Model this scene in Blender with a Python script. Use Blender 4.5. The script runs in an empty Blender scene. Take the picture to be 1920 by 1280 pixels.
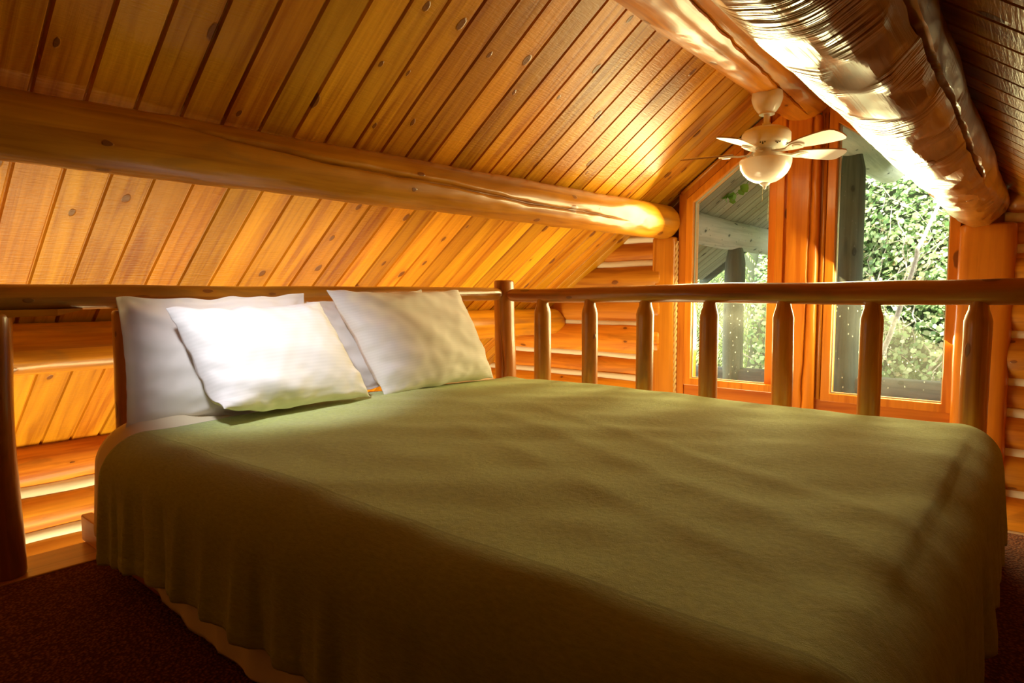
import bpy, bmesh, math, random
import numpy as np
from mathutils import Vector, noise
random.seed(7); rng = np.random.default_rng(7)
R = math.radians
S = bpy.context.scene
COL = S.collection

# ------------------------------------------------------------------ camera, world, lights, exposure
cam = bpy.data.objects.new('camera', bpy.data.cameras.new('camera'))
cam.data.sensor_width = 36; cam.data.lens = 36 * 1191 / 1920; cam.data.clip_start = .02
cam.location = (0, 0, .84)
cam.rotation_euler = (R(90 - 4.15), 0, R(39.86))
COL.objects.link(cam); S.camera = cam
S.view_settings.view_transform = 'Standard'; S.view_settings.look = 'None'
S.view_settings.exposure = 0.0; S.view_settings.gamma = 1; S.view_settings.use_curve_mapping = False

W = bpy.data.worlds.new('sky'); S.world = W; W.use_nodes = True
bg = W.node_tree.nodes['Background']
bg.inputs[0].default_value = (.95, 1, .93, 1); bg.inputs[1].default_value = 6.5

def lamp(name, kind, loc, aim, energy, color=(1, 1, 1), **kw):
    d = bpy.data.lights.new(name, kind); d.energy = energy; d.color = color
    for k, v in kw.items(): setattr(d, k, v)
    o = bpy.data.objects.new(name, d); o.location = loc
    o.rotation_euler = (Vector(aim) - Vector(loc)).to_track_quat('-Z', 'Y').to_euler()
    COL.objects.link(o); return o
lamp('sun', 'SUN', (3, 0, 9), (-.2, 6.6, 0), 18, (1, .95, .8), angle=R(2))
# daylight entering through the two gable windows
lamp('window_daylight', 'AREA', (-1.605, 4.13, 1.0), (-1.75, 2.6, .0), 47, (1, .86, .40), shape='RECTANGLE', size=.54, size_y=1.35)
lamp('window_daylight', 'AREA', (-.695, 4.13, .92), (-1.4, 2.7, .0), 48, (1, .86, .40), shape='RECTANGLE', size=.56, size_y=1.3)
# assumed area lights, added unseen below, shining up past the edges of the loft
lamp('assumed_lower_light', 'AREA', (-2.8, 1.2, -2.15), (-2.75, 1.4, .5), 150, (1, .82, .40), shape='RECTANGLE', size=.8, size_y=3.4)
lamp('assumed_lower_light', 'AREA', (-2.6, 3.4, -1.6), (-2.7, 3.7, .5), 26, (1, .82, .42), shape='RECTANGLE', size=1.4, size_y=.8)
# added spot without a known fixture, makes the bright patch on the pillows
lamp('added_pillow_spot', 'SPOT', (-1.05, .15, 1.75), (-2.05, 1.20, .60), 185, (.95, .97, 1), spot_size=R(30), spot_blend=1, shadow_soft_size=.07)

# ------------------------------------------------------------------ materials
def new_mat(name):
    m = bpy.data.materials.new(name); m.use_nodes = True
    nt = m.node_tree; nt.nodes.clear()
    out = nt.nodes.new('ShaderNodeOutputMaterial')
    return m, nt, out
def N(nt, t, **kw):
    n = nt.nodes.new(t)
    for k, v in kw.items():
        if k.startswith('i_'): n.inputs[k[2:].replace('_', ' ')].default_value = v
        else: setattr(n, k, v)
    return n
def math_(nt, op, a, b=None, c=None):
    n = nt.nodes.new('ShaderNodeMath'); n.operation = op
    for i, v in enumerate((a, b, c)):
        if v is None: continue
        if isinstance(v, (int, float)): n.inputs[i].default_value = v
        else: nt.links.new(v, n.inputs[i])
    return n.outputs[0]
def ramp(nt, fac, stops):
    n = nt.nodes.new('ShaderNodeValToRGB'); e = n.color_ramp.elements
    while len(e) < len(stops): e.new(.5)
    for k, (p, c) in enumerate(stops):
        e[k].position = p; e[k].color = (*c, 1) if len(c) == 3 else c
    nt.links.new(fac, n.inputs[0]); return n.outputs[0]
def mixc(nt, fac, a, b, mode='MIX'):
    n = nt.nodes.new('ShaderNodeMix'); n.data_type = 'RGBA'; n.blend_type = mode
    for s, v in ((n.inputs[0], fac), (n.inputs[6], a), (n.inputs[7], b)):
        if isinstance(v, (int, float)): s.default_value = v
        elif isinstance(v, tuple): s.default_value = (*v, 1)
        else: nt.links.new(v, s)
    return n.outputs[2]
def mapr(nt, v, a, b, c=0., d=1.):
    n = nt.nodes.new('ShaderNodeMapRange'); n.inputs[1].default_value = a; n.inputs[2].default_value = b
    n.inputs[3].default_value = c; n.inputs[4].default_value = d; n.interpolation_type = 'SMOOTHSTEP'
    nt.links.new(v, n.inputs[0]); return n.outputs[0]

def wood(name, light, dark, knot=(.15, .042, .008), rough=.38, coat=.35, coat_rough=.16, knot_scale=(4.2, 7.5), knot_amt=.74,
         vary=.25, bump=.25, saw=0., ripple=0., stain=None, stain_amt=0., spec=.5):
    m, nt, out = new_mat(name); L = nt.links
    uv = N(nt, 'ShaderNodeUVMap'); pid = N(nt, 'ShaderNodeAttribute', attribute_name='pid')
    sep = N(nt, 'ShaderNodeSeparateXYZ'); L.new(uv.outputs[0], sep.inputs[0])
    u, v, p = sep.outputs[0], sep.outputs[1], pid.outputs['Fac']
    def vec(su, sv, sp=5.37):
        c = N(nt, 'ShaderNodeCombineXYZ')
        L.new(math_(nt, 'MULTIPLY_ADD', u, su, math_(nt, 'MULTIPLY', p, 3.71)), c.inputs[0])
        L.new(math_(nt, 'MULTIPLY', v, sv), c.inputs[1]); L.new(math_(nt, 'MULTIPLY', p, sp), c.inputs[2]); return c.outputs[0]
    def nz(su, sv, scale=1, detail=4, dist=0., rough_=.55):
        n = N(nt, 'ShaderNodeTexNoise'); n.inputs['Scale'].default_value = scale; n.inputs['Detail'].default_value = detail
        n.inputs['Distortion'].default_value = dist; n.inputs['Roughness'].default_value = rough_
        L.new(vec(su, sv), n.inputs['Vector']); return n.outputs['Fac']
    grain = nz(1.6, 34, 1, 5, .6)
    broad = nz(1.1, 7, 1, 3, .4)
    fac = math_(nt, 'ADD', math_(nt, 'MULTIPLY', grain, .55), math_(nt, 'MULTIPLY', broad, .45))
    mid = tuple((a * .6 + b * .4) for a, b in zip(light, dark))
    col = ramp(nt, fac, [(.36, dark), (.48, mid), (.61, light)])
    wn = N(nt, 'ShaderNodeTexWhiteNoise', noise_dimensions='1D'); L.new(p, wn.inputs['W'])
    wv = mapr(nt, wn.outputs['Value'], 0, 1, 1 - vary, 1 + vary * .35)
    hs = N(nt, 'ShaderNodeHueSaturation'); L.new(col, hs.inputs['Color']); L.new(wv, hs.inputs['Value'])
    sepc = N(nt, 'ShaderNodeSeparateColor'); L.new(wn.outputs['Color'], sepc.inputs[0])
    L.new(mapr(nt, sepc.outputs[1], 0, 1, .491, .502), hs.inputs['Hue'])
    col = hs.outputs[0]
    # knots, with a halo drawn out along the grain
    vo = N(nt, 'ShaderNodeTexVoronoi', voronoi_dimensions='2D'); vo.inputs['Scale'].default_value = 1
    warp = N(nt, 'ShaderNodeVectorMath', operation='ADD'); L.new(vec(*knot_scale, 41.3), warp.inputs[0])
    nn = N(nt, 'ShaderNodeTexNoise'); nn.inputs['Scale'].default_value = 3; L.new(vec(4, 14), nn.inputs['Vector'])
    sc = N(nt, 'ShaderNodeVectorMath', operation='SCALE'); sc.inputs['Scale'].default_value = .10
    L.new(nn.outputs['Color'], sc.inputs[0]); L.new(sc.outputs[0], warp.inputs[1]); L.new(warp.outputs[0], vo.inputs['Vector'])
    vs = N(nt, 'ShaderNodeSeparateColor'); L.new(vo.outputs['Color'], vs.inputs[0])
    on = math_(nt, 'GREATER_THAN', vs.outputs[0], knot_amt)
    size = math_(nt, 'MULTIPLY_ADD', vs.outputs[1], .11, .05)
    rel = math_(nt, 'DIVIDE', vo.outputs['Distance'], size)
    core = math_(nt, 'MULTIPLY', mapr(nt, rel, 1.0, .7), on)
    halo = math_(nt, 'MULTIPLY', mapr(nt, rel, 2.6, .9), on)
    col = mixc(nt, math_(nt, 'MULTIPLY', halo, .38), col, dark)
    col = mixc(nt, math_(nt, 'MULTIPLY', core, .85), col, knot)
    if stain:
        st = nz(2.2, 9, 1, 4, 1.2)
        col = mixc(nt, math_(nt, 'MULTIPLY', mapr(nt, st, .52, .70), stain_amt), col, stain)
    b = N(nt, 'ShaderNodeBsdfPrincipled'); L.new(col, b.inputs['Base Color'])
    b.inputs['Roughness'].default_value = rough; b.inputs['Coat Weight'].default_value = coat
    b.inputs['Coat Roughness'].default_value = coat_rough; b.inputs['Specular IOR Level'].default_value = spec
    h = math_(nt, 'MULTIPLY', grain, .5)
    h = math_(nt, 'ADD', h, math_(nt, 'MULTIPLY', core, .6))
    if saw: h = math_(nt, 'ADD', h, math_(nt, 'MULTIPLY', nz(150, 16, 1, 4), saw))
    if ripple:
        rp = math_(nt, 'MULTIPLY', nz(75, 5, 1, 2), mapr(nt, nz(5, 6, 1, 1), .45, .6))
        h = math_(nt, 'ADD', h, math_(nt, 'MULTIPLY', rp, ripple))
    bp = N(nt, 'ShaderNodeBump'); bp.inputs['Strength'].default_value = bump; bp.inputs['Distance'].default_value = .008
    L.new(h, bp.inputs['Height']); L.new(bp.outputs[0], b.inputs['Normal']); L.new(bp.outputs[0], b.inputs['Coat Normal'])
    L.new(b.outputs[0], out.inputs[0]); return m

M = {}
M['plank'] = wood('pine_plank', (.70, .315, .014), (.37, .115, .004), saw=.7, bump=.35, rough=.34, coat=.12, coat_rough=.18, vary=.3, spec=.22)
M['log'] = wood('peeled_log', (.64, .26, .012), (.34, .105, .004), rough=.32, coat=.28, coat_rough=.12, spec=.25, knot_scale=(3.6, 6.5), stain=(.30, .13, .02), stain_amt=.55)
M['hewn'] = wood('hewn_log', (.60, .29, .03), (.34, .13, .010), rough=.28, coat=.6, coat_rough=.10, spec=.4, knot_scale=(3, 5), ripple=2.2, bump=.4, stain=(.22, .10, .02), stain_amt=.5)
M['rail'] = wood('railing_log', (.56, .22, .018), (.30, .085, .006), rough=.34, coat=.6, coat_rough=.15, stain=(.16, .07, .012), stain_amt=.55, knot_scale=(4, 9))
M['post'] = wood('red_post', (.76, .28, .018), (.52, .15, .008), rough=.33, coat=.5, coat_rough=.15, knot_scale=(2.5, 6), knot_amt=.85)
M['wall'] = wood('log_wall', (.74, .31, .022), (.44, .135, .007), rough=.45, coat=.12, spec=.3, stain=(.25, .09, .012), stain_amt=.4)
M['frame'] = wood('bed_frame_wood', (.55, .22, .03), (.33, .11, .014), rough=.4, coat=.3)
M['porch'] = wood('weathered_log', (.62, .62, .52), (.40, .41, .33), knot=(.06, .06, .05), rough=.8, coat=0, vary=.1)
M['porch_dark'] = wood('stained_post', (.15, .17, .12), (.07, .085, .06), knot=(.03, .03, .02), rough=.8, coat=0, vary=.1)
M['porch_grey'] = wood('weathered_rail', (.20, .21, .22), (.10, .11, .12), knot=(.04, .04, .04), rough=.8, coat=0, vary=.1)
M['porch_plank'] = wood('porch_plank', (.42, .38, .27), (.28, .24, .16), knot=(.06, .05, .03), rough=.8, coat=0, vary=.2)

def plain(name, col, rough=.5, metal=0., bump=0., bscale=200., sheen=0., sub=None, coat=0., var=0.):
    m, nt, out = new_mat(name)
    b = N(nt, 'ShaderNodeBsdfPrincipled'); b.inputs['Base Color'].default_value = (*col, 1)
    b.inputs['Roughness'].default_value = rough; b.inputs['Metallic'].default_value = metal
    b.inputs['Sheen Weight'].default_value = sheen; b.inputs['Coat Weight'].default_value = coat
    tc = N(nt, 'ShaderNodeTexCoord')
    n = N(nt, 'ShaderNodeTexNoise'); n.inputs['Scale'].default_value = bscale; n.inputs['Detail'].default_value = 4
    nt.links.new(tc.outputs['Object'], n.inputs['Vector'])
    if bump:
        bp = N(nt, 'ShaderNodeBump'); bp.inputs['Strength'].default_value = bump; bp.inputs['Distance'].default_value = .004
        nt.links.new(n.outputs['Fac'], bp.inputs['Height']); nt.links.new(bp.outputs[0], b.inputs['Normal'])
    if var:
        c = mixc(nt, mapr(nt, n.outputs['Fac'], .35, .65), tuple(x * (1 - var) for x in col), tuple(min(1, x * (1 + var)) for x in col))
        nt.links.new(c, b.inputs['Base Color'])
    nt.links.new(b.outputs[0], out.inputs[0]); return m
M['chink'] = plain('chinking', (.80, .74, .62), .8, bump=.3, bscale=60)
M['white_cotton'] = None
M['fan_white'] = plain('fan_enamel', (.80, .77, .70), .35, coat=.3)
M['blade'] = plain('fan_blade_white', (.82, .80, .77), .45)
M['blade_edge'] = plain('fan_blade_edge', (.35, .17, .05), .6)
M['bowl'] = plain('frosted_glass', (.90, .87, .80), .25, coat=.3)
M['chain'] = plain('brass_chain', (.35, .25, .10), .4, metal=1)
M['rope'] = plain('rope', (.62, .40, .16), .8, bump=.5, bscale=120)
M['soil'] = plain('soil', (.05, .06, .03), .95, bump=.4, bscale=8)
M['lower'] = plain('lower_floor_wood', (.16, .07, .02), .6, var=.2, bscale=6)
M['branch'] = plain('bare_branch', (.46, .38, .30), .8, bump=.4, bscale=40, var=.2)
M['vent'] = plain('vent_dark', (.02, .02, .02), .8)

def cloth(name, col, stripe=False, bscale=900, bump=.15, sheen=.3, rough=.85, fleece=False):
    m, nt, out = new_mat(name); L = nt.links
    b = N(nt, 'ShaderNodeBsdfPrincipled'); b.inputs['Roughness'].default_value = rough
    b.inputs['Sheen Weight'].default_value = sheen; b.inputs['Specular IOR Level'].default_value = .25
    uv = N(nt, 'ShaderNodeUVMap')
    base = N(nt, 'ShaderNodeRGB'); base.outputs[0].default_value = (*col, 1); c = base.outputs[0]
    n = N(nt, 'ShaderNodeTexNoise'); n.inputs['Scale'].default_value = bscale; n.inputs['Detail'].default_value = 5
    L.new(uv.outputs[0], n.inputs['Vector']); h = n.outputs['Fac']
    if fleece:
        n2 = N(nt, 'ShaderNodeTexNoise'); n2.inputs['Scale'].default_value = 55; n2.inputs['Detail'].default_value = 6
        n2.inputs['Roughness'].default_value = .72
        L.new(uv.outputs[0], n2.inputs['Vector'])
        c = mixc(nt, mapr(nt, n2.outputs['Fac'], .3, .7), tuple(x * .86 for x in col), tuple(x * 1.12 for x in col))
        h = math_(nt, 'ADD', math_(nt, 'MULTIPLY', n2.outputs['Fac'], 1.4), math_(nt, 'MULTIPLY', h, .5))
    if stripe:
        w = N(nt, 'ShaderNodeTexWave', wave_type='BANDS', bands_direction='Y'); w.inputs['Scale'].default_value = 26
        w.inputs['Distortion'].default_value = .3; L.new(uv.outputs[0], w.inputs['Vector'])
        c = mixc(nt, w.outputs['Fac'], tuple(x * .96 for x in col), col)
    L.new(c, b.inputs['Base Color'])
    bp = N(nt, 'ShaderNodeBump'); bp.inputs['Strength'].default_value = bump; bp.inputs['Distance'].default_value = .006
    L.new(h, bp.inputs['Height']); L.new(bp.outputs[0], b.inputs['Normal'])
    L.new(b.outputs[0], out.inputs[0]); return m
M['pillow'] = cloth('striped_white_cotton', (.84, .81, .80), stripe=True, sheen=.1)
M['sham'] = cloth('plain_white_cotton', (.82, .76, .72), sheen=.1)
M['sheet'] = cloth('cream_cotton', (.80, .68, .48), sheen=.1)
M['blanket'] = cloth('green_fleece', (.42, .48, .10), fleece=True, bump=.6, sheen=.35, bscale=700)
M['mattress'] = cloth('mattress_ticking', (.75, .70, .6))

def carpet_mat():
    m, nt, out = new_mat('brown_carpet'); L = nt.links
    b = N(nt, 'ShaderNodeBsdfPrincipled'); b.inputs['Roughness'].default_value = .95; b.inputs['Specular IOR Level'].default_value = .1
    tc = N(nt, 'ShaderNodeTexCoord')
    vo = N(nt, 'ShaderNodeTexVoronoi'); vo.inputs['Scale'].default_value = 130; L.new(tc.outputs['Object'], vo.inputs['Vector'])
    n = N(nt, 'ShaderNodeTexNoise'); n.inputs['Scale'].default_value = 60; L.new(tc.outputs['Object'], n.inputs['Vector'])
    f = math_(nt, 'ADD', math_(nt, 'MULTIPLY', vo.outputs['Distance'], .8), math_(nt, 'MULTIPLY', n.outputs['Fac'], .5))
    L.new(ramp(nt, f, [(.25, (.30, .10, .035)), (.75, (.10, .028, .012))]), b.inputs['Base Color'])
    bp = N(nt, 'ShaderNodeBump'); bp.inputs['Strength'].default_value = .8; bp.inputs['Distance'].default_value = .006; bp.invert = True
    L.new(vo.outputs['Distance'], bp.inputs['Height']); L.new(bp.outputs[0], b.inputs['Normal'])
    L.new(b.outputs[0], out.inputs[0]); return m
M['carpet'] = carpet_mat()

def glass_mat():
    m, nt, out = new_mat('window_glass'); L = nt.links
    tr = N(nt, 'ShaderNodeBsdfTransparent'); tr.inputs[0].default_value = (.97, .99, .97, 1)
    gl = N(nt, 'ShaderNodeBsdfGlossy'); gl.inputs['Roughness'].default_value = .01
    fr = N(nt, 'ShaderNodeFresnel'); fr.inputs[0].default_value = 1.07
    mx = N(nt, 'ShaderNodeMixShader'); L.new(fr.outputs[0], mx.inputs[0]); L.new(tr.outputs[0], mx.inputs[1]); L.new(gl.outputs[0], mx.inputs[2])
    df = N(nt, 'ShaderNodeBsdfTranslucent'); df.inputs[0].default_value = (.9, .9, .85, 1)
    tc = N(nt, 'ShaderNodeTexCoord')
    mp = N(nt, 'ShaderNodeMapping'); mp.inputs['Scale'].default_value = (1, 1, .55); L.new(tc.outputs['Object'], mp.inputs[0])
    vo = N(nt, 'ShaderNodeTexVoronoi'); vo.inputs['Scale'].default_value = 45; L.new(mp.outputs[0], vo.inputs['Vector'])
    sc = N(nt, 'ShaderNodeSeparateColor'); L.new(vo.outputs['Color'], sc.inputs[0])
    sp = math_(nt, 'MULTIPLY', mapr(nt, vo.outputs['Distance'], .16, .06), math_(nt, 'GREATER_THAN', sc.outputs[0], .55))
    n = N(nt, 'ShaderNodeTexNoise'); n.inputs['Scale'].default_value = 6; L.new(tc.outputs['Object'], n.inputs['Vector'])
    f = math_(nt, 'ADD', math_(nt, 'MULTIPLY', sp, .28), math_(nt, 'MULTIPLY', n.outputs['Fac'], .025))
    m2 = N(nt, 'ShaderNodeMixShader'); L.new(f, m2.inputs[0]); L.new(mx.outputs[0], m2.inputs[1]); L.new(df.outputs[0], m2.inputs[2])
    L.new(m2.outputs[0], out.inputs[0]); return m
M['glass'] = glass_mat()

def leaf_mat(name, stops):
    m, nt, out = new_mat(name); L = nt.links
    p = N(nt, 'ShaderNodeAttribute', attribute_name='pid')
    wn = N(nt, 'ShaderNodeTexWhiteNoise', noise_dimensions='1D'); L.new(p.outputs['Fac'], wn.inputs['W'])
    c = ramp(nt, wn.outputs['Value'], stops)
    b = N(nt, 'ShaderNodeBsdfPrincipled'); b.inputs['Roughness'].default_value = .38; L.new(c, b.inputs['Base Color'])
    t = N(nt, 'ShaderNodeBsdfTranslucent'); L.new(c, t.inputs[0])
    mx = N(nt, 'ShaderNodeMixShader'); mx.inputs[0].default_value = .35
    L.new(b.outputs[0], mx.inputs[1]); L.new(t.outputs[0], mx.inputs[2]); L.new(mx.outputs[0], out.inputs[0]); return m
M['ivy'] = leaf_mat('ivy_leaves', [(0, (.10, .19, .06)), (.4, (.26, .40, .14)), (.7, (.52, .62, .30)), (.92, (.74, .76, .48)), (1, (.75, .52, .26))])
M['fir'] = leaf_mat('fir_sprays', [(0, (.22, .34, .10)), (.5, (.42, .54, .20)), (1, (.66, .72, .34))])
M['sprig'] = leaf_mat('sprig_leaves', [(0, (.14, .34, .03)), (1, (.28, .50, .06))])

# ------------------------------------------------------------------ object helpers
def tag(o, label=None, cat=None, group=None, kind=None):
    for k, v in (('label', label), ('category', cat), ('group', group), ('kind', kind)):
        if v: o[k] = v
    return o
def empty(name, loc, label=None, cat=None, group=None, kind=None):
    o = bpy.data.objects.new(name, None); o.empty_display_size = .1; o.location = loc; COL.objects.link(o)
    return tag(o, label, cat, group, kind)
def mk(name, V, F, mat, parent=None, UV=None, pid=None, smooth=True, grain='x', sharp=None):
    me = bpy.data.meshes.new(name)
    V = np.asarray(V, float)
    off = np.zeros(3)
    if parent is not None:
        q = parent
        while q is not None: off = off + np.array(q.location); q = q.parent
    me.from_pydata((V - off).tolist(), [], [tuple(int(i) for i in f) for f in F]); me.update()
    ul = me.uv_layers.new(name='UVMap')
    n = len(me.loops); arr = np.zeros((n, 2))
    if UV is not None:
        arr[:] = np.concatenate([np.asarray(u, float).reshape(-1, 2) for u in UV]) if isinstance(UV, list) else UV
    else:
        g = 'xyz'.index(grain); li = 0; oth = [i for i in range(3) if i != g]
        for p in me.polygons:
            nn = p.normal; a = abs(nn[oth[0]]); b_ = abs(nn[oth[1]])
            w = oth[1] if a > b_ else oth[0]
            for vi in p.vertices:
                c = V[vi]; arr[li] = (c[g], c[w] + .37 * w) if abs(nn[g]) < .8 else (c[oth[0]] * .3, c[oth[1]]); li += 1
    ul.data.foreach_set('uv', arr.ravel())
    at = me.attributes.new('pid', 'FLOAT', 'FACE')
    if pid is None: pid = np.full(len(me.polygons), random.random() * 50)
    elif np.isscalar(pid): pid = np.full(len(me.polygons), float(pid))
    at.data.foreach_set('value', np.asarray(pid, float))
    me.polygons.foreach_set('use_smooth', np.full(len(me.polygons), smooth))
    if sharp: me.set_sharp_from_angle(angle=R(sharp))
    me.materials.append(mat)
    o = bpy.data.objects.new(name, me); COL.objects.link(o)
    if parent is not None: o.parent = parent
    return o
def box(name, x0, x1, y0, y1, z0, z1, mat, parent=None, grain='x', bev=.004, pid=None):
    V = [(x, y, z) for z in (z0, z1) for y in (y0, y1) for x in (x0, x1)]
    F = [(0, 2, 3, 1), (4, 5, 7, 6), (0, 1, 5, 4), (2, 6, 7, 3), (0, 4, 6, 2), (1, 3, 7, 5)]
    o = mk(name, V, F, mat, parent, smooth=False, grain=grain, pid=pid)
    if bev:
        b = o.modifiers.new('bevel', 'BEVEL'); b.width = bev; b.segments = 2
    return o
def prism_y(name, poly, y0, y1, mat, parent=None, grain='x', bev=.003, holes=None):
    n = len(poly)
    V = [(x, y0, z) for x, z in poly] + [(x, y1, z) for x, z in poly]
    F = [tuple(range(n)), tuple(range(2 * n - 1, n - 1, -1))] + [(i, i + n, (i + 1) % n + n, (i + 1) % n) for i in range(n)]
    o = mk(name, V, F, mat, parent, smooth=False, grain=grain)
    bm = bmesh.new(); bm.from_mesh(o.data); bmesh.ops.recalc_face_normals(bm, faces=bm.faces); bm.to_mesh(o.data); bm.free()
    if bev:
        b = o.modifiers.new('bevel', 'BEVEL'); b.width = bev; b.segments = 2
    return o

def log_geo(p0, p1, r0, r1, A, B, seg=36, step=.04, lump=.05, wob=.006, seed=0., crack=None, facets=None, square=0., round0=.015, round1=.015,
            path=None, prof=None, lump_len=3., hewn_side=False):
    """a tapered, lumpy log; A and B are the cross-section axes; crack = dict(pts=[(metres, degrees)], w, d)"""
    p0, p1, A, B = (np.array(q, float) for q in (p0, p1, A, B))
    Ln = np.linalg.norm(p1 - p0); d = (p1 - p0) / Ln
    ts = list(np.linspace(round0, Ln - round1, max(3, int((Ln - round0 - round1) / step) + 1)))
    def cap(rd): return [(rd * (1 - math.cos(a)), math.sin(a)) for a in (R(12), R(35), R(60))]
    rings = [(t, s) for t, s in cap(round0)] + [(t, 1.) for t in ts] + [(Ln - t, s) for t, s in reversed(cap(round1))]
    T = np.array([r[0] for r in rings]); SC = np.array([(.80 + .20 * r[1]) if (round0 < .03) else r[1] for r in rings])
    for i, r in enumerate(rings):
        rd = round0 if r[0] < Ln / 2 else round1
        SC[i] = (.80 + .20 * r[1]) if rd < .03 else (.45 + .55 * r[1])
    nr = len(rings)
    TH = np.zeros((nr, seg)); cut = np.zeros((nr, seg))
    for i, t in enumerate(T):
        if crack:
            ct = [c[0] for c in crack['pts']]; ca = np.interp(t, ct, [c[1] for c in crack['pts']])
            ca = R(ca + 2.2 * noise.noise((t * 9, seed, 1)) + 1.0 * noise.noise((t * 30, seed, 5)))
            k = min(1, max(0, (t - ct[0]) / .25)) * min(1, max(0, (ct[-1] - t) / .25))
            if ct[0] <= T[0] + .02: k = min(1, max(0, (ct[-1] - t) / .25))
            if ct[-1] >= T[-1] - .02: k = min(1, max(0, (t - ct[0]) / .25)) if ct[0] > T[0] + .02 else 1
            wd = crack['w'] / max(r0, r1) * (.25 + .75 * k) * (.8 + .5 * noise.noise((t * 7, seed, 9)))
            TH[i, :5] = (ca - wd * 1.8, ca - wd * .5, ca, ca + wd * .5, ca + wd * 1.8)
            cut[i, 1:4] = np.array([.55, 1, .55]) * crack['d'] * k
            TH[i, 5:] = ca + wd * 1.8 + (2 * math.pi - 3.6 * wd) * (np.arange(seg - 5) + 1) / (seg - 4)
        else: TH[i] = np.arange(seg) / seg * 2 * math.pi
    rad = np.zeros((nr, seg))
    for i, t in enumerate(T):
        f = t / Ln; r = r0 + (r1 - r0) * f
        if prof: r *= prof(t)
        for j in range(seg):
            th = TH[i, j]; c, s = math.cos(th), math.sin(th)
            n_ = noise.noise((t * lump_len, c * 1.1 + seed * 3.1, s * 1.1 + seed)) + .4 * noise.noise((t * lump_len * 3, c * 2.5 + seed, s * 2.5 - seed))
            rr = r * (1 + lump * n_)
            if square: rr *= (abs(c) ** square + abs(s) ** square) ** (-1 / square)
            rad[i, j] = rr
    if facets:   # hewn: every vertex takes the deepest of the flat cuts around it
        nf, depth, tilt = facets
        fs = np.stack([rng.uniform(0, Ln, nf), rng.uniform(-math.pi, math.pi, nf), rng.normal(0, depth, nf), rng.normal(0, tilt, nf), rng.normal(0, .22, nf)], 1)
        rm = (r0 + r1) / 2
        for i, t in enumerate(T):
            sel = fs[np.abs(fs[:, 0] - t) < .30]
            if not len(sel): continue
            dt = t - sel[:, 0][None, :]
            da = (TH[i][:, None] - sel[:, 1][None, :] + dt * sel[:, 4][None, :] * 4 + math.pi) % (2 * math.pi) - math.pi
            dist = np.sqrt((dt / .085) ** 2 + (da * rm / .055) ** 2)
            val = (1 + sel[:, 2][None, :] + sel[:, 3][None, :] * dt / .1) / np.cos(np.clip(da, -.75, .75)) + (dt / .30) ** 2 * .30
            val = np.where(dist < 2.6, val, 9)
            k = np.minimum(1, val.min(1)); k = np.where(k < .8, .8, k)
            if hewn_side: k = 1 - (1 - k) * (.18 + .82 * np.clip((-np.cos(TH[i] - R(75)) + .25) / .5, 0, 1))
            rad[i] *= k
    rad = rad * SC[:, None] - cut
    V = np.zeros((nr, seg, 3))
    for i, t in enumerate(T):
        c = p0 + d * t
        if path is not None: c = c + np.array(path(t))
        c = c + A * wob * noise.noise((t * 1.3, seed, 0)) * 2 + B * wob * noise.noise((t * 1.3, seed, 7)) * 2
        V[i] = c + (np.cos(TH[i]) * rad[i])[:, None] * A + (np.sin(TH[i]) * rad[i])[:, None] * B
    Vl = V.reshape(-1, 3).tolist(); F = []; UV = []
    rv = (r0 + r1) / 2
    for i in range(nr - 1):
        for j in range(seg):
            k = (j + 1) % seg
            F.append((i * seg + j, i * seg + k, (i + 1) * seg + k, (i + 1) * seg + j))
            a0, a1 = TH[i, j], TH[i, j + 1] if j + 1 < seg else TH[i, 0] + 2 * math.pi
            b0, b1 = TH[i + 1, j], TH[i + 1, j + 1] if j + 1 < seg else TH[i + 1, 0] + 2 * math.pi
            UV.append([(T[i], a0 * rv), (T[i], a1 * rv), (T[i + 1], b1 * rv), (T[i + 1], b0 * rv)])
    for i, base in ((0, 0), (nr - 1, (nr - 1) * seg)):
        ring = [base + j for j in range(seg)]
        F.append(tuple(ring[::-1] if i == 0 else ring)); UV.append([(V[i, j if i else seg - 1 - j] @ A * .15 + seed, V[i, j if i else seg - 1 - j] @ B) for j in range(seg)])
    return Vl, F, UV
def flipfix(o):
    bm = bmesh.new(); bm.from_mesh(o.data); bmesh.ops.recalc_face_normals(bm, faces=bm.faces); bm.to_mesh(o.data); bm.free(); return o
def log(name, p0, p1, r0, r1, A, B, mat, parent=None, sharp=None, smooth=True, **kw):
    V, F, UV = log_geo(p0, p1, r0, r1, A, B, **kw)
    return flipfix(mk(name, V, F, mat, parent, UV=UV, smooth=smooth, sharp=sharp))
def merge(parts):
    V, F, UV, P = [], [], [], []
    for k, (v, f, u) in enumerate(parts):
        o = len(V); V += list(v); F += [tuple(i + o for i in q) for q in f]; UV += u; P += [k * 1.37 + random.random()] * len(f)
    return V, F, UV, P
def lathe(name, prof, cx, cy, mat, parent=None, seg=40):
    V, F = [], []
    for r, z in prof:
        for j in range(seg): V.append((cx + r * math.cos(2 * math.pi * j / seg), cy + r * math.sin(2 * math.pi * j / seg), z))
    for i in range(len(prof) - 1):
        for j in range(seg):
            k = (j + 1) % seg; F.append((i * seg + j, i * seg + k, (i + 1) * seg + k, (i + 1) * seg + j))
    F.append(tuple(range(seg))); F.append(tuple(range((len(prof) - 1) * seg, len(prof) * seg)))
    return flipfix(mk(name, V, F, mat, parent, sharp=40))
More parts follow.
